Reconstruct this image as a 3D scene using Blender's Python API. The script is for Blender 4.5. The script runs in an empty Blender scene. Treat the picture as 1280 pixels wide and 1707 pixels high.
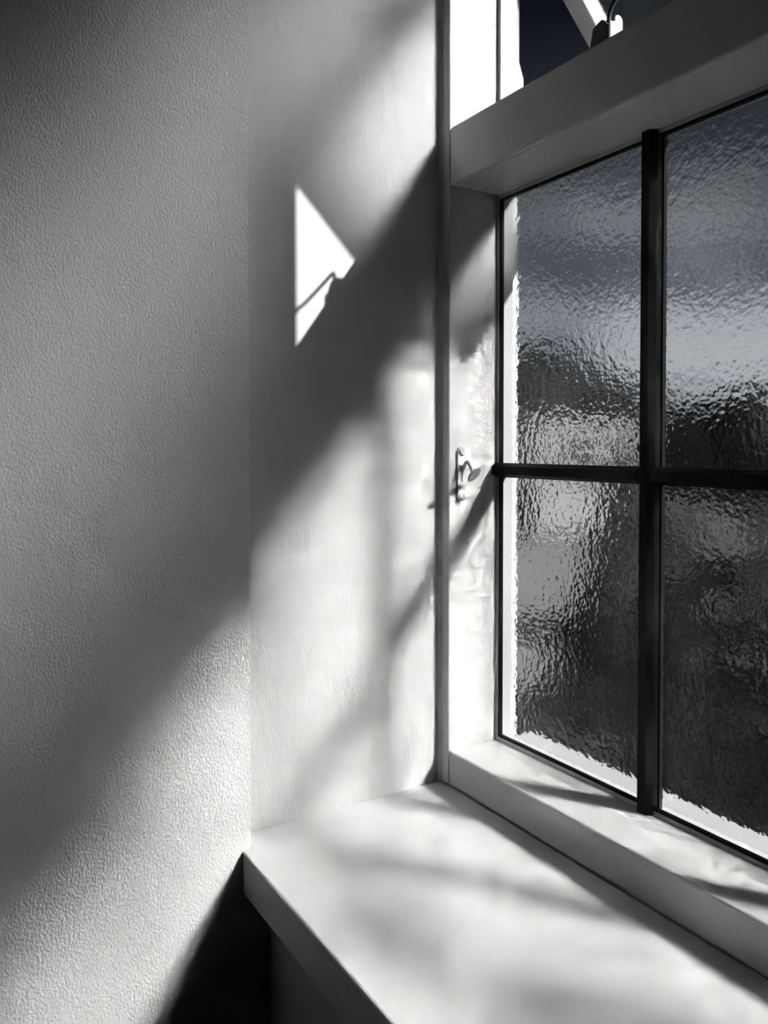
import bpy, bmesh, math, random
from mathutils import Vector, Matrix
random.seed(7)
sc = bpy.context.scene
C = sc.collection

# ------------------------------------------------------------------ camera
FPX = 1320.0                                   # focal length in pixels of a 1280 px wide frame
PITCH = math.radians(1.3)
cam_d = bpy.data.cameras.new('camera'); cam = bpy.data.objects.new('camera', cam_d); C.objects.link(cam)
cam.location = (0.8, -0.5776, 1.4174)
yaw = math.atan2(0.851, 0.526)                 # forward = (-0.851, 0.526)
cam.rotation_euler = (math.pi/2 - PITCH, 0, yaw)
cam_d.sensor_fit = 'HORIZONTAL'; cam_d.sensor_width = 36
cam_d.lens = FPX/1280*36
cam_d.shift_y = -(853.5 - 745 - FPX*math.tan(PITCH))/1280
cam_d.clip_start = 0.01
sc.camera = cam

# ------------------------------------------------------------------ light
SUN = Vector((1.546, 1.0, 1.385)).normalized()   # towards the sun
world = bpy.data.worlds.new('sky'); sc.world = world; world.use_nodes = True
wn = world.node_tree.nodes; wl = world.node_tree.links
for n in list(wn): wn.remove(n)
def wnode(t, **k):
    n = wn.new(t)
    for a, b in k.items(): setattr(n, a, b)
    return n
wo = wnode('ShaderNodeOutputWorld'); bg = wnode('ShaderNodeBackground')
tc = wnode('ShaderNodeTexCoord'); sep = wnode('ShaderNodeSeparateXYZ')
wl.new(tc.outputs['Generated'], sep.inputs[0])
ramp = wnode('ShaderNodeValToRGB')
cr = ramp.color_ramp
cr.elements[0].position = 0.0; cr.elements[0].color = (0.22, 0.235, 0.255, 1)
cr.elements[1].position = 0.47; cr.elements[1].color = (0.0042, 0.0058, 0.0092, 1)
e = cr.elements.new(0.13); e.color = (0.115, 0.13, 0.15, 1)
e = cr.elements.new(0.30); e.color = (0.034, 0.041, 0.051, 1)
wl.new(sep.outputs['Z'], ramp.inputs[0])
# clouds low over the horizon, the same all round
mp = wnode('ShaderNodeMapping'); mp.inputs['Scale'].default_value = (1, 1, 2.6)
wl.new(tc.outputs['Generated'], mp.inputs[0])
nz = wnode('ShaderNodeTexNoise'); nz.inputs['Scale'].default_value = 3.1; nz.inputs['Detail'].default_value = 6
nz.inputs['Roughness'].default_value = 0.55
wl.new(mp.outputs[0], nz.inputs['Vector'])
r2 = wnode('ShaderNodeValToRGB'); r2.color_ramp.elements[0].position = 0.46; r2.color_ramp.elements[1].position = 0.58
wl.new(nz.outputs['Fac'], r2.inputs[0])
low = wnode('ShaderNodeMapRange'); low.inputs['From Min'].default_value = 0.34; low.inputs['From Max'].default_value = 0.08
low.inputs['To Min'].default_value = 0.0; low.inputs['To Max'].default_value = 1.0
wl.new(sep.outputs['Z'], low.inputs['Value'])
mu = wnode('ShaderNodeMath', operation='MULTIPLY')
wl.new(r2.outputs[0], mu.inputs[0]); wl.new(low.outputs[0], mu.inputs[1])
mx = wnode('ShaderNodeMix', data_type='RGBA')
wl.new(mu.outputs[0], mx.inputs['Factor']); wl.new(ramp.outputs[0], mx.inputs['A'])
mx.inputs['B'].default_value = (0.46, 0.48, 0.51, 1)
wl.new(mx.outputs['Result'], bg.inputs['Color']); wl.new(bg.outputs[0], wo.inputs[0])
bg.inputs['Strength'].default_value = 1.0

sd = bpy.data.lights.new('sun', 'SUN'); sun = bpy.data.objects.new('sun', sd); C.objects.link(sun)
sd.energy = 12.4; sd.angle = math.radians(0.6); sd.color = (1.0, 0.995, 0.98)
sun.rotation_euler = SUN.to_track_quat('Z', 'Y').to_euler()
sun.location = (4, 3, 5)

sc.view_settings.view_transform = 'Standard'; sc.view_settings.look = 'None'
sc.view_settings.gamma = 1.0; sc.view_settings.use_curve_mapping = False
sc.view_settings.exposure = 0.0
cy = sc.cycles
cy.max_bounces = 14; cy.transmission_bounces = 12; cy.diffuse_bounces = 5; cy.glossy_bounces = 5
cy.caustics_refractive = True; cy.caustics_reflective = False
cy.blur_glossy = 0.0
cy.sample_clamp_indirect = 0.0
cy.use_denoising = True
cy.use_guiding = True
cy.guiding_training_samples = 64

# ------------------------------------------------------------------ materials
def mat(name, col, rough=0.6, bumps=(), spec=0.4, stretch=(1, 1, 1), var=0.0, coat=0.0):
    """procedural paint: base colour + one or more noise bumps (scale, strength, distance)"""
    m = bpy.data.materials.new(name); m.use_nodes = True
    nt = m.node_tree; N = nt.nodes; L = nt.links
    p = N['Principled BSDF']
    c = col if len(col) == 3 else col[:3]
    p.inputs['Base Color'].default_value = (*c, 1); p.inputs['Roughness'].default_value = rough
    p.inputs['Specular IOR Level'].default_value = spec
    if coat: p.inputs['Coat Weight'].default_value = coat; p.inputs['Coat Roughness'].default_value = 0.12
    t = N.new('ShaderNodeTexCoord'); mp = N.new('ShaderNodeMapping'); mp.inputs['Scale'].default_value = stretch
    L.new(t.outputs['Object'], mp.inputs[0])
    prev = None
    for sc_, st, di in bumps:
        n = N.new('ShaderNodeTexNoise'); n.inputs['Scale'].default_value = sc_; n.inputs['Detail'].default_value = 3
        L.new(mp.outputs[0], n.inputs['Vector'])
        b = N.new('ShaderNodeBump'); b.inputs['Strength'].default_value = st; b.inputs['Distance'].default_value = di
        L.new(n.outputs['Fac'], b.inputs['Height'])
        if prev: L.new(prev.outputs[0], b.inputs['Normal'])
        prev = b
    if prev: L.new(prev.outputs[0], p.inputs['Normal'])
    if var:
        n = N.new('ShaderNodeTexNoise'); n.inputs['Scale'].default_value = 9; n.inputs['Detail'].default_value = 5
        L.new(mp.outputs[0], n.inputs['Vector'])
        r = N.new('ShaderNodeMapRange'); r.inputs['To Min'].default_value = 1-var; r.inputs['To Max'].default_value = 1+var
        L.new(n.outputs['Fac'], r.inputs['Value'])
        x = N.new('ShaderNodeVectorMath'); x.operation = 'SCALE'; x.inputs[0].default_value = c
        L.new(r.outputs[0], x.inputs['Scale']); L.new(x.outputs[0], p.inputs['Base Color'])
    return m

M = {}
M['plaster'] = mat('rough_painted_plaster', (0.475, 0.475, 0.469), 0.75, [(30, 0.12, 0.01), (400, 0.65, 0.002)], 0.25, (1, 1.2, 0.85))
M['reveal'] = mat('smooth_painted_plaster', (0.405, 0.405, 0.40), 0.6, [(24, 0.12, 0.01), (330, 0.25, 0.0015)], 0.3, (1, 1.6, 0.6))
M['gloss'] = mat('white_gloss_paint', (0.42, 0.42, 0.415), 0.34, [(30, 0.10, 0.006), (420, 0.10, 0.0008)], 0.5, (1, 1, 1))
M['sill'] = mat('sill_gloss_paint', (0.425, 0.425, 0.42), 0.14, [(14, 0.10, 0.006), (160, 0.10, 0.001)], 0.5, (0.25, 1, 1))
M['outer'] = mat('sun_dimmed_outer_paint', (0.30, 0.30, 0.295), 0.5, [(200, 0.3, 0.001)], 0.3, var=0.15)  # base colour lowered to dim the direct sun on the outer timber
M['apron'] = mat('shaded_apron_paint', (0.16, 0.16, 0.157), 0.7, [(240, 0.3, 0.002)], 0.2)  # shade under the sill put into a darker wall colour
M['nosing'] = mat('worn_shaded_sill_edge', (0.17, 0.17, 0.165), 0.5, [(220, 0.6, 0.002)], 0.3, (0.06, 1, 1), var=0.25)  # sill front: shade darkened into the base colour, streaks are worn paint
M['bar'] = mat('dark_glazing_bar_paint', (0.004, 0.004, 0.004), 0.55, [(300, 0.2, 0.001)], 0.12)
M['seal'] = mat('grey_sealant', (0.22, 0.22, 0.21), 0.5, [(220, 0.3, 0.001)], 0.3)
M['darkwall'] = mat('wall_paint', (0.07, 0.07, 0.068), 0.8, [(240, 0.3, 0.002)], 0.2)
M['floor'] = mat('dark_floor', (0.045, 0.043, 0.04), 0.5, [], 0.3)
M['metal'] = mat('painted_metal', (0.44, 0.44, 0.434), 0.25, [], 0.5)
M['blackmetal'] = mat('black_metal', (0.015, 0.015, 0.015), 0.35, [], 0.5)

def glass_mat(name, rough, scale, strength, dist, col=(0.97, 0.98, 0.98)):
    m = bpy.data.materials.new(name); m.use_nodes = True
    nt = m.node_tree; N = nt.nodes; L = nt.links
    for n in list(N): N.remove(n)
    o = N.new('ShaderNodeOutputMaterial'); g = N.new('ShaderNodeBsdfGlass'); g.distribution = 'BECKMANN'
    g.inputs['Roughness'].default_value = rough; g.inputs['IOR'].default_value = 1.28
    g.inputs['Color'].default_value = (*col, 1)
    t = N.new('ShaderNodeTexCoord')
    n = N.new('ShaderNodeTexNoise'); n.inputs['Scale'].default_value = scale; n.inputs['Detail'].default_value = 1.5
    L.new(t.outputs['Object'], n.inputs['Vector'])
    b = N.new('ShaderNodeBump'); b.inputs['Strength'].default_value = strength; b.inputs['Distance'].default_value = dist
    L.new(n.outputs['Fac'], b.inputs['Height']); L.new(b.outputs[0], g.inputs['Normal'])
    L.new(g.outputs[0], o.inputs[0])
    return m
M['glass'] = glass_mat('textured_obscure_glass', 0.125, 130, 0.23, 0.003)
M['vent_glass'] = glass_mat('textured_vent_glass', 0.36, 130, 0.25, 0.003, (0.85, 0.86, 0.86))
M['frosted'] = glass_mat('frosted_glass', 0.25, 130, 0.25, 0.003, (0.64, 0.65, 0.65))

# ------------------------------------------------------------------ helpers
def link(name, me, material, parent=None):
    o = bpy.data.objects.new(name, me); C.objects.link(o)
    if material: me.materials.append(material)
    if parent: o.parent = parent
    return o
def bm_box(bm, x0, x1, y0, y1, z0, z1):
    v = [bm.verts.new(p) for p in ((x0,y0,z0),(x1,y0,z0),(x1,y1,z0),(x0,y1,z0),(x0,y0,z1),(x1,y0,z1),(x1,y1,z1),(x0,y1,z1))]
    for f in ((3,2,1,0),(4,5,6,7),(0,1,5,4),(1,2,6,5),(2,3,7,6),(3,0,4,7)): bm.faces.new([v[i] for i in f])
def bm_prism(bm, pts, axis, a0, a1):
    """polygon pts (2-D) extruded along axis between a0 and a1; pts in the order of the two other axes"""
    def P(p, a):
        return (a, p[0], p[1]) if axis == 'x' else (p[0], a, p[1]) if axis == 'y' else (p[0], p[1], a)
    A = [bm.verts.new(P(p, a0)) for p in pts]; B = [bm.verts.new(P(p, a1)) for p in pts]
    bm.faces.new(A[::-1]); bm.faces.new(B)
    n = len(pts)
    for i in range(n): bm.faces.new((A[i], A[(i+1) % n], B[(i+1) % n], B[i]))
    bmesh.ops.recalc_face_normals(bm, faces=bm.faces)
def finish(bm, name, material, parent=None, bevel=0.0, seg=2, smooth=False):
    bmesh.ops.recalc_face_normals(bm, faces=bm.faces)
    if bevel: bmesh.ops.bevel(bm, geom=[e for e in bm.edges], offset=bevel, segments=seg, profile=0.5, affect='EDGES', clamp_overlap=True)
    me = bpy.data.meshes.new(name); bm.to_mesh(me); bm.free()
    if smooth:
        for p in me.polygons: p.use_smooth = True
    return link(name, me, material, parent)
def box(name, x0, x1, y0, y1, z0, z1, material, parent=None, bevel=0.0, seg=2):
    bm = bmesh.new(); bm_box(bm, x0, x1, y0, y1, z0, z1)
    return finish(bm, name, material, parent, bevel, seg)
def boxes(name, lst, material, parent=None):
    bm = bmesh.new()
    for b in lst: bm_box(bm, *b)
    return finish(bm, name, material, parent)
def tag(o, label=None, cat=None, group=None, kind=None):
    if label: o['label'] = label
    if cat: o['category'] = cat
    if group: o['group'] = group
    if kind: o['kind'] = kind
    return o
def empty(name, loc=(0, 0, 0)):
    o = bpy.data.objects.new(name, None); C.objects.link(o); o.location = loc; o.empty_display_size = 0.05
    return o

# ------------------------------------------------------------------ room shell
XL = 0.0344           # face of the room's left wall; the window reveal lies at x = 0
YE = -0.267           # where the left wall's plaster ends
YW = -0.2476          # inner face of the window wall
ZS, ZSB = 1.0, 0.9555 # sill top and underside
YO = 0.125            # outer face of the window wall
XR = 1.4706             # right side of the window opening
ZH = 2.46             # head of the window opening
CEIL = 2.70
bm = bmesh.new()
bm_box(bm, -0.2, XL, -2.6, YE, ZSB, CEIL); bm_box(bm, -0.2, XL, -2.6, YW, 0, ZSB)
tag(finish(bm, 'wall_left', M['plaster']), 'rough white plaster wall with bands of sunlight beside the window', 'wall', kind='structure')
tag(box('wall_reveal', -0.2, 0.0, YE, YO, ZSB, CEIL, M['reveal']), 'smooth white window reveal with a sharp triangle of sunlight', 'wall', kind='structure')
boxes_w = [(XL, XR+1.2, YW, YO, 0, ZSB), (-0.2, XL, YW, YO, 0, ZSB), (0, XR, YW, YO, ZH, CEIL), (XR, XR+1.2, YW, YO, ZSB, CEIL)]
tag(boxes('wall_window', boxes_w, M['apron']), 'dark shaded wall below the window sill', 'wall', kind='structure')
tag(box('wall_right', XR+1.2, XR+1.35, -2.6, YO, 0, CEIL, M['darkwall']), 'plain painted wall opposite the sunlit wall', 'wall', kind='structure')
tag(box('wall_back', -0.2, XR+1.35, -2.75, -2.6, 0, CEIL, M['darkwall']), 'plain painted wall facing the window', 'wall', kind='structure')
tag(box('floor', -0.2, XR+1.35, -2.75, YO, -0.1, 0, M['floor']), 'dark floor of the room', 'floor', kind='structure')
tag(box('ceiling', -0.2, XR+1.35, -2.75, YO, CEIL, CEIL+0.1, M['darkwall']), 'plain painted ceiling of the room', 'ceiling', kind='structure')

# ------------------------------------------------------------------ window
win = empty('window_1', (0.0, 0.0, ZS)); tag(win, 'white framed window with dark glazing bars and textured obscure panes', 'window', kind='structure')
def wp(o):      # parent to the window without moving
    o.parent = win; o.matrix_parent_inverse = win.matrix_world.inverted() if False else Matrix.Translation((0, 0, -ZS)); return o
XJ = 0.0168; YF0, YF1 = 0.0, 0.1035; YG = 0.083
ZRB = 1.0427; ZT0, ZT1 = 1.7345, 1.8045
XE = XR - XJ
ZV = 2.113; ZV2 = 2.122
# jambs: front block, thin glazing stop near the glass, outer lip
def jamb(x0, x1, sgn):
    a = x1 if sgn > 0 else x0
    wp(box('jamb', x0, x1, YF0, YG, ZS, ZH, M['gloss'], None, 0.0016))
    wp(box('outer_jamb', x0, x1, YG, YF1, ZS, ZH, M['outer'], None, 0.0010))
jamb(0.0, XJ, 1); jamb(XE, XR, -1)
wp(box('bottom_rail', XJ, XE, YF0, YF1, ZS, ZRB, M['gloss'], None, 0.0025))
wp(box('transom', XJ, XE, YF0, YF1, ZT0, ZT1, M['gloss'], None, 0.003))
wp(box('head_rail', XJ, XE, YF0, YF1, ZH-0.035, ZH, M['gloss'], None, 0.002))
wp(box('hinge_rail', XJ, XE, YG-0.012, YG+0.012, ZV, ZV2, M['gloss'], None, 0.002))
XP0, XP1 = 0.462, 0.486
wp(box('mullion', XP0, XP1, YF0+0.03, YF1, ZT1, ZV, M['gloss'], None, 0.002))
wp(box('sun_leak_block', XP0, XP1, YG+0.012, YF1, ZV, ZV+0.07, M['gloss'], None, 0.001))  # unseen block added to stop sun leaking over the mullion top
bars = [0.2563 + 0.2395*i for i in range(3)]
BW = 0.0092
ZM0, ZM1 = 1.3790, 1.3970
ST = 0.0042        # glazing stop depth
def stop_frame(x0, x1, z0, z1):
    bm = bmesh.new()
    for b in ((x0, x0+ST, z0, z1), (x1-ST, x1, z0, z1), (x0+ST, x1-ST, z0, z0+ST), (x0+ST, x1-ST, z1-ST, z1)):
        bm_box(bm, b[0], b[1], YG-0.008, YG-0.0022, b[2], b[3])
    wp(finish(bm, 'glazing_stop', M['gloss'], None))
    bm = bmesh.new(); g0, g1 = ST, ST+0.0026
    for b in ((x0+g0, x0+g1, z0+g0, z1-g0), (x1-g1, x1-g0, z0+g0, z1-g0), (x0+g1, x1-g1, z0+g0, z0+g1), (x0+g1, x1-g1, z1-g1, z1-g0)):
        bm_box(bm, b[0], b[1], YG-0.007, YG-0.0022, b[2], b[3])
    wp(finish(bm, 'gasket', M['bar'], None))
def pane(x0, x1, z0, z1, m='glass'):
    wp(box('pane', x0, x1, YG-0.002, YG+0.002, z0, z1, M[m]))
def bar_v(x, z0, z1):
    bm = bmesh.new()
    bm_prism(bm, [(x-BW, YG-0.0022), (x-BW, YG-0.009), (x-BW*.55, YG-0.016), (x+BW*.55, YG-0.016), (x+BW, YG-0.009), (x+BW, YG-0.0022)], 'z', z0, z1)
    bm_box(bm, x-0.004, x+0.004, YG-0.0022, YG+0.0022, z0, z1)
    bm_prism(bm, [(x-BW, YG+0.0022), (x+BW, YG+0.0022), (x+BW*.4, YG+0.014), (x-BW*.4, YG+0.014)], 'z', z0, z1)
    wp(finish(bm, 'glazing_bar', M['bar'], None))
def bar_h(x0, x1, z):
    h = (ZM1-ZM0)/2
    bm = bmesh.new()
    bm_prism(bm, [(YG-0.0022, z-h), (YG-0.009, z-h), (YG-0.016, z-h*.55), (YG-0.016, z+h*.55), (YG-0.009, z+h), (YG-0.0022, z+h)], 'x', x0, x1)
    bm_box(bm, x0, x1, YG-0.0022, YG+0.0022, z-0.004, z+0.004)
    bm_prism(bm, [(YG+0.0022, z-h), (YG+0.0022, z+h), (YG+0.014, z+h*.4), (YG+0.014, z-h*.4)], 'x', x0, x1)
    wp(finish(bm, 'glazing_bar', M['bar'], None))
zm = (ZM0+ZM1)/2
stop_frame(XJ, XE, ZRB, ZT0)
xs = [XJ] + bars + [XE]
xs = [x for x in xs if x < XE-0.05] + [XE]
for i in range(len(xs)-1):
    a = xs[i] + (0.0001 if i == 0 else 0.004); b = xs[i+1] - (0.0001 if i == len(xs)-2 else 0.004)
    pane(a, b, ZRB+0.0003, zm-0.004); pane(a, b, zm+0.004, ZT0-0.0003)
    bar_h(xs[i] + (0.0 if i == 0 else BW), xs[i+1] - (0 if i == len(xs)-2 else BW), zm)
for x in xs[1:-1]: bar_v(x, ZRB, ZT0)
# upper fixed lights to the right of the vent, and the row above
xu = [XP1] + [x for x in bars if 0.6 < x < XE-0.05] + [XE]
ZP = 2.045      # unseen solid infill added beside the vent to widen the wall's dark band
wp(box('shade_panel', XP1, XE, YG-0.012, YG+0.012, ZT1, ZP, M['gloss'], None, 0.0015))
stop_frame(XP1, XE, ZP, ZV)
for i in range(len(xu)-1):
    a = xu[i] + (0.0001 if i == 0 else 0.004); b = xu[i+1] - (0.0001 if i == len(xu)-2 else 0.004)
    pane(a, b, ZP+0.0003, ZV-0.0003, 'frosted')
for x in xu[1:-1]: bar_v(x, ZP, ZV)
stop_frame(XJ, XE, ZV2, ZH-0.035)
for i in range(len(xs)-1):
    a = xs[i] + (0.0001 if i == 0 else 0.004); b = xs[i+1] - (0.0001 if i == len(xs)-2 else 0.004)
    pane(a, b, ZV2+0.0003, ZH-0.0353, 'frosted')
for x in xs[1:-1]: bar_v(x, ZV2, ZH-0.035)

wp(box('vent_stop', XJ, XJ+0.0055, YG-0.008, YF1-0.001, ZT1, ZV, M['gloss'], None, 0.0008))
# vent sash, hinged at the top and swung outwards
vent = empty('vent_sash', (0, 0, 0)); vent.parent = win
HY, HZ = 0.092, ZV
vent.location = (0, HY, HZ - ZS); vent.rotation_euler = (math.radians(45), 0, 0)
SL = 0.30; SW = 0.026
x0, x1 = XJ+0.007, 0.440
def vp(o): o.parent = vent; return o
vp(box('stile', x0, x0+SW, -0.014, 0.014, -SL, 0, M['gloss'], None, 0.0015))
vp(box('stile', x1-SW, x1, -0.014, 0.014, -SL, 0, M['gloss'], None, 0.0015))
vp(box('top_rail', x0+SW, x1-SW, -0.014, 0.014, -0.012, 0, M['gloss'], None, 0.0015))
vp(box('low_rail', x0+SW, x1-SW, -0.014, 0.014, -SL, -SL+SW, M['gloss'], None, 0.0015))
vp(box('pane', x0+SW+.0002, x1-SW-.0002, -0.002, 0.002, -SL+SW+.0002, -.0122, M['vent_glass']))

# sill board
bm = bmesh.new()
bm_prism(bm, [(XL, -0.2765), (XR, -0.2765), (XR, 0.0), (0.0, 0.0), (0.0, YE), (XL, YE)], 'z', ZSB, ZS)
sill = wp(finish(bm, 'window_sill', M['sill'], None, 0.0022))
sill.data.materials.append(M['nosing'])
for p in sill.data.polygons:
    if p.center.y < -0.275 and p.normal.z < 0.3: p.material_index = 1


# ------------------------------------------------------------------ small ironmongery
def bm_tube(bm, pts, r, n=10, caps=True):
    pts = [Vector(p) for p in pts]
    rings = []
    up = Vector((0.3, 0.2, 0.9)).normalized()
    for i, p in enumerate(pts):
        t = (pts[min(i+1, len(pts)-1)] - pts[max(i-1, 0)]).normalized()
        a = t.cross(up)
        if a.length < 0.05: a = t.cross(Vector((1, 0, 0)))
        a.normalize(); b = t.cross(a).normalized()
        rr = r[i] if isinstance(r, (list, tuple)) else r
        rings.append([bm.verts.new(p + a*math.cos(2*math.pi*k/n)*rr + b*math.sin(2*math.pi*k/n)*rr) for k in range(n)])
    for i in range(len(rings)-1):
        for k in range(n): bm.faces.new((rings[i][k], rings[i][(k+1) % n], rings[i+1][(k+1) % n], rings[i+1][k]))
    if caps: bm.faces.new(rings[0][::-1]); bm.faces.new(rings[-1])
def spline(pts, n=8):
    pts = [Vector(p) for p in pts]; P = [2*pts[0]-pts[1]] + pts + [2*pts[-1]-pts[-2]]; out = []
    for i in range(1, len(P)-2):
        for k in range(n):
            t = k/n; a, b, c, d = P[i-1], P[i], P[i+1], P[i+2]
            out.append(0.5*((2*b) + (c-a)*t + (2*a-5*b+4*c-d)*t*t + (3*b-a-3*c+d)*t**3))
    out.append(pts[-1]); return out

# hook plate on the jamb
hy, hz = 0.0178, 1.384
hook = empty('window_hook', (XJ, hy, hz)); tag(hook, 'small white painted metal hook with round knob screwed to the window jamb', 'hook')
hw, hh = 0.0062, 0.0335
pts = []
for k in range(17): a = math.pi*k/16; pts.append((hw*math.cos(a), hh-hw+hw*math.sin(a)))
for k in range(17): a = math.pi+math.pi*k/16; pts.append((hw*math.cos(a), -hh+hw+hw*math.sin(a)))
bm = bmesh.new(); bm_prism(bm, pts, 'x', 0.0, 0.0032)
o = finish(bm, 'back_plate', M['metal'], hook, 0.0005, 1)
for zz in (hh-hw, -hh+hw):
    bm = bmesh.new()
    prof = [(0.0050, 0.0), (0.0049, 0.0009), (0.0036, 0.0022), (0.0, 0.0019)]
    n = 18; rings = [[bm.verts.new((h, r*math.cos(2*math.pi*k/n), r*math.sin(2*math.pi*k/n))) for k in range(n)] for r, h in prof[:-1]]
    for i in range(len(rings)-1):
        for k in range(n): bm.faces.new((rings[i][k], rings[i][(k+1) % n], rings[i+1][(k+1) % n], rings[i+1][k]))
    bm.faces.new(rings[-1])
    sob = finish(bm, 'screw', M['metal'], hook); sob.location = (0.0032, 0, zz)
    sl = box('slot', 0.0018, 0.0024, -0.0006, 0.0006, -0.0032, 0.0032, M['seal'], sob); sl.rotation_euler = (math.radians(-40), 0, 0)
bm = bmesh.new()
ap = spline([(0.001, 0.0, -0.009), (0.004, 0.0005, 0.003), (0.0085, 0.001, 0.0125), (0.0125, 0.0012, 0.0148), (0.0175, 0.0012, 0.0105), (0.0235, 0.0012, 0.0020)], 7)
bm_tube(bm, ap, [0.0026 - 0.0006*i/len(ap) for i in range(len(ap))], 12)
finish(bm, 'arm', M['metal'], hook, smooth=True)
ax = Vector((0.75, 0.30, -0.62)).normalized()
bm = bmesh.new(); n = 28
prof = [(0.0022, -0.0022), (0.0090, -0.0012), (0.0104, 0.0), (0.0102, 0.0012), (0.0088, 0.0019)]
q = ax.to_track_quat('Z', 'Y')
rings = [[bm.verts.new(q @ Vector((r*math.cos(2*math.pi*k/n), r*math.sin(2*math.pi*k/n), h))) for k in range(n)] for r, h in prof]
for i in range(len(rings)-1):
    for k in range(n): bm.faces.new((rings[i][k], rings[i][(k+1) % n], rings[i+1][(k+1) % n], rings[i+1][k]))
bm.faces.new(rings[0][::-1]); bm.faces.new(rings[-1])
kn = finish(bm, 'knob', M['metal'], hook, smooth=True); kn.location = Vector((0.0240, 0.0012, 0.0012)) + ax*0.0014

# stay on the transom that holds the vent open
stay = empty('window_stay', (0.25, 0.015, ZT1)); tag(stay, 'dark metal window stay with white end plate standing on the transom', 'window stay')
bm = bmesh.new(); bm_box(bm, -0.030, 0.016, -0.009, 0.010, 0.0, 0.003)
finish(bm, 'base', M['blackmetal'], stay, 0.0008, 1)
bm = bmesh.new(); bm_prism(bm, [(-0.014, 0.003), (0.0095, 0.003), (0.0095, 0.018), (0.002, 0.026), (-0.010, 0.022)], 'y', -0.007, 0.008)
finish(bm, 'body', M['blackmetal'], stay, 0.0012, 2)
bm = bmesh.new()
pp = [(-0.0075, 0.001), (0.010, 0.001), (0.010, 0.018)] + [(0.0045+0.0055*math.cos(a), 0.0225+0.0055*math.sin(a)) for a in [math.radians(d) for d in range(0, 151, 25)]] + [(-0.001, 0.0205), (-0.0075, 0.0195)]
bm_prism(bm, pp, 'x', 0.0105, 0.0135)
finish(bm, 'end_plate', M['metal'], stay, 0.0006, 1)
bm = bmesh.new()
bm_tube(bm, spline([(0.004, 0.0, 0.019), (0.006, 0.001, 0.034), (0.014, 0.004, 0.046), (0.040, 0.010, 0.058), (0.085, 0.018, 0.076), (0.130, 0.030, 0.099), (0.186, 0.048, 0.116), (0.190, 0.120, 0.114), (0.178, 0.268, 0.098)], 8), 0.0022, 10)
finish(bm, 'arm', M['blackmetal'], stay, smooth=True)

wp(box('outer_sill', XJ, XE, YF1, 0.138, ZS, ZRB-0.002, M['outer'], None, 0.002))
# weather stop outside the jamb
bm = bmesh.new(); bm_prism(bm, [(YF1, 1.935), (YF1+0.016, 1.893), (YF1+0.021, ZT1-0.05), (YF1, ZT1-0.05)], 'x', 0.002, XJ-0.002)
wp(finish(bm, 'weather_stop', M['gloss'], None))
# sealant line where the frame meets the reveal
bm = bmesh.new(); bm_prism(bm, [(0.0, -0.004), (0.0045, 0.0), (0.0, 0.0)], 'z', ZS, ZH)
wp(finish(bm, 'sealant_bead', M['gloss'], None))

# ------------------------------------------------------------------ outside
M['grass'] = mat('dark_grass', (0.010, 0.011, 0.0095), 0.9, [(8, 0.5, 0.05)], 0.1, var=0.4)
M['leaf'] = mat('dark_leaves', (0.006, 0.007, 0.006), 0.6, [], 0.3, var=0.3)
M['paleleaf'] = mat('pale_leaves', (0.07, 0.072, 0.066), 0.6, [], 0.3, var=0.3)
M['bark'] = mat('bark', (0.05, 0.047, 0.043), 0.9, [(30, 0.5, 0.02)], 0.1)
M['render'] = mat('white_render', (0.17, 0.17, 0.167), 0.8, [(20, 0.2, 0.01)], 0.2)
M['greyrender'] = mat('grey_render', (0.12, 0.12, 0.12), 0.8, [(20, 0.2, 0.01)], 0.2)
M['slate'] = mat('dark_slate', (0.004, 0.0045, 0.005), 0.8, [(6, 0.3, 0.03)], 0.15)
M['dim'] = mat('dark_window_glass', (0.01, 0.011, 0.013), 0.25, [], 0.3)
GZ = -0.25
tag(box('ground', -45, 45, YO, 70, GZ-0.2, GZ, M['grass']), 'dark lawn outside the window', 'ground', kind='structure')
M['gravel'] = mat('pale_gravel', (0.11, 0.11, 0.107), 0.9, [(25, 0.5, 0.02)], 0.1, var=0.25)
bm = bmesh.new(); bm_prism(bm, [(-2.6, 2.3), (-5.46, 5.75), (-9.3, 10.3), (-10.1, 11.4), (-10.1, 6.0), (-6.2, 2.3)], 'z', GZ, GZ+0.02)
tag(finish(bm, 'driveway', M['gravel']), 'pale gravel driveway leading to the white house', 'driveway', kind='structure')
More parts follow.
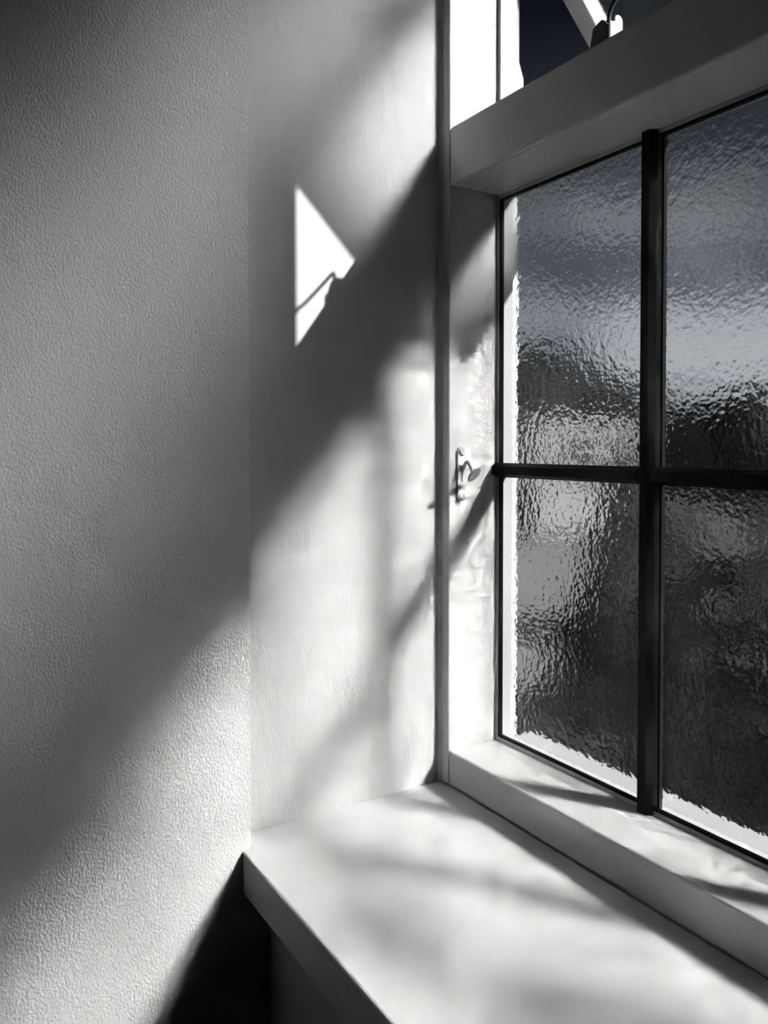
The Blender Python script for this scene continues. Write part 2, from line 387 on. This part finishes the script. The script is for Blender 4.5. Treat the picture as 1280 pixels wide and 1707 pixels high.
def house(name, x0, x1, y0, y1, ztop, zridge, wallm, label, over=0.35, ridge='y'):
    h = empty(name, ((x0+x1)/2, (y0+y1)/2, GZ)); tag(h, label, 'building')
    cx, cy_ = (x0+x1)/2, (y0+y1)/2; a, b = (x1-x0)/2, (y1-y0)/2
    bm = bmesh.new(); bm_box(bm, -a, a, -b, b, 0, ztop-GZ); finish(bm, 'walls', wallm, h)
    A, B = a+over, b+over; zt, zr = ztop-GZ, zridge-GZ
    bm = bmesh.new()
    e = [bm.verts.new(p) for p in ((-A, -B, zt), (A, -B, zt), (A, B, zt), (-A, B, zt), (-A, -B, zt+.12), (A, -B, zt+.12), (A, B, zt+.12), (-A, B, zt+.12))]
    k = min(A, B)*0.8
    r = [bm.verts.new(p) for p in (((0, -B+k, zr), (0, B-k, zr)) if B >= A else ((-A+k, 0, zr), (A-k, 0, zr)))]
    bm.faces.new((e[3], e[2], e[1], e[0]))
    for i in range(4): bm.faces.new((e[i], e[(i+1) % 4], e[4+(i+1) % 4], e[4+i]))
    if B >= A:
        bm.faces.new((e[4], e[5], r[0])); bm.faces.new((e[5], e[6], r[1], r[0])); bm.faces.new((e[6], e[7], r[1])); bm.faces.new((e[7], e[4], r[0], r[1]))
    else:
        bm.faces.new((e[4], e[5], r[1], r[0])); bm.faces.new((e[5], e[6], r[1])); bm.faces.new((e[6], e[7], r[0], r[1])); bm.faces.new((e[7], e[4], r[0]))
    finish(bm, 'roof', M['slate'], h)
    return h, a, b
def hwin(h, pos, axis, w=0.9, z0=1.0, hgt=1.2):
    bm = bmesh.new(); x, y = pos
    if axis == 'x': bm_box(bm, x-0.02, x+0.04, y-w/2, y+w/2, z0, z0+hgt)
    else: bm_box(bm, x-w/2, x+w/2, y-0.04, y+0.02, z0, z0+hgt)
    f = finish(bm, 'window', M['render'], h)
    bm = bmesh.new()
    if axis == 'x': bm_box(bm, x+0.035, x+0.05, y-w/2+.07, y+w/2-.07, z0+.07, z0+hgt-.07)
    else: bm_box(bm, x-w/2+.07, x+w/2-.07, y-0.05, y-0.035, z0+.07, z0+hgt-.07)
    finish(bm, 'window_pane', M['dim'], f)

def foliage(name, material, parent, n, sampler, size):
    vs, fs = [], []
    for i in range(n):
        p, nrm = sampler()
        d = (nrm + Vector((random.gauss(0, .5), random.gauss(0, .5), random.gauss(0, .5)))).normalized()
        a = d.orthogonal().normalized(); b = d.cross(a)
        t = random.random()*6.28; a, b = a*math.cos(t)+b*math.sin(t), b*math.cos(t)-a*math.sin(t)
        s = size*random.uniform(.6, 1.3); k = len(vs)
        vs += [tuple(p-a*s), tuple(p+b*s*.5+d*s*.15), tuple(p+a*s), tuple(p-b*s*.5+d*s*.15)]
        fs.append((k, k+1, k+2, k+3))
    me = bpy.data.meshes.new(name); me.from_pydata(vs, [], fs); o = link(name, me, material, parent); o['kind'] = 'stuff'; return o
def conifer(loc, h, r, label, n=5000, material='leaf'):
    t = empty('conifer', loc); tag(t, label, 'tree')
    bm = bmesh.new(); bm_tube(bm, [(0, 0, 0), (0, 0, h*.5), (0.01, 0, h*.96)], [r*.12, r*.08, .01], 8); finish(bm, 'trunk', M['bark'], t)
    def smp():
        z = h*(1-math.sqrt(random.random()))*0.94+0.05; a = random.random()*6.283; rr = r*(1-z/h)*(0.55+.45*random.random())
        return Vector((rr*math.cos(a), rr*math.sin(a), z)), Vector((math.cos(a), math.sin(a), .3))
    foliage('foliage', M[material], t, n, smp, 0.035); return t
def bush(name, loc, rx, ry, rz, label, n=5000, material='leaf', trunk=0.0, cat='bush', leaf=0.05):
    t = empty(name, loc); tag(t, label, cat)
    bm = bmesh.new(); bm_tube(bm, [(0, 0, 0), (0.02, 0.01, trunk*.6+.05), (0, 0, trunk+rz*.8)], [.03+.05*trunk, .03+.03*trunk, .015], 8); finish(bm, 'trunk' if trunk > .3 else 'stem', M['bark'], t)
    def smp():
        while True:
            d = Vector((random.gauss(0, 1), random.gauss(0, 1), random.gauss(0, 1))).normalized()
            k = random.uniform(.7, 1.05)
            p = Vector((d.x*rx*k, d.y*ry*k, trunk+rz+d.z*rz*k))
            if p.z > 0.01: return p, d
    foliage('foliage', M[material], t, n, smp, leaf); return t

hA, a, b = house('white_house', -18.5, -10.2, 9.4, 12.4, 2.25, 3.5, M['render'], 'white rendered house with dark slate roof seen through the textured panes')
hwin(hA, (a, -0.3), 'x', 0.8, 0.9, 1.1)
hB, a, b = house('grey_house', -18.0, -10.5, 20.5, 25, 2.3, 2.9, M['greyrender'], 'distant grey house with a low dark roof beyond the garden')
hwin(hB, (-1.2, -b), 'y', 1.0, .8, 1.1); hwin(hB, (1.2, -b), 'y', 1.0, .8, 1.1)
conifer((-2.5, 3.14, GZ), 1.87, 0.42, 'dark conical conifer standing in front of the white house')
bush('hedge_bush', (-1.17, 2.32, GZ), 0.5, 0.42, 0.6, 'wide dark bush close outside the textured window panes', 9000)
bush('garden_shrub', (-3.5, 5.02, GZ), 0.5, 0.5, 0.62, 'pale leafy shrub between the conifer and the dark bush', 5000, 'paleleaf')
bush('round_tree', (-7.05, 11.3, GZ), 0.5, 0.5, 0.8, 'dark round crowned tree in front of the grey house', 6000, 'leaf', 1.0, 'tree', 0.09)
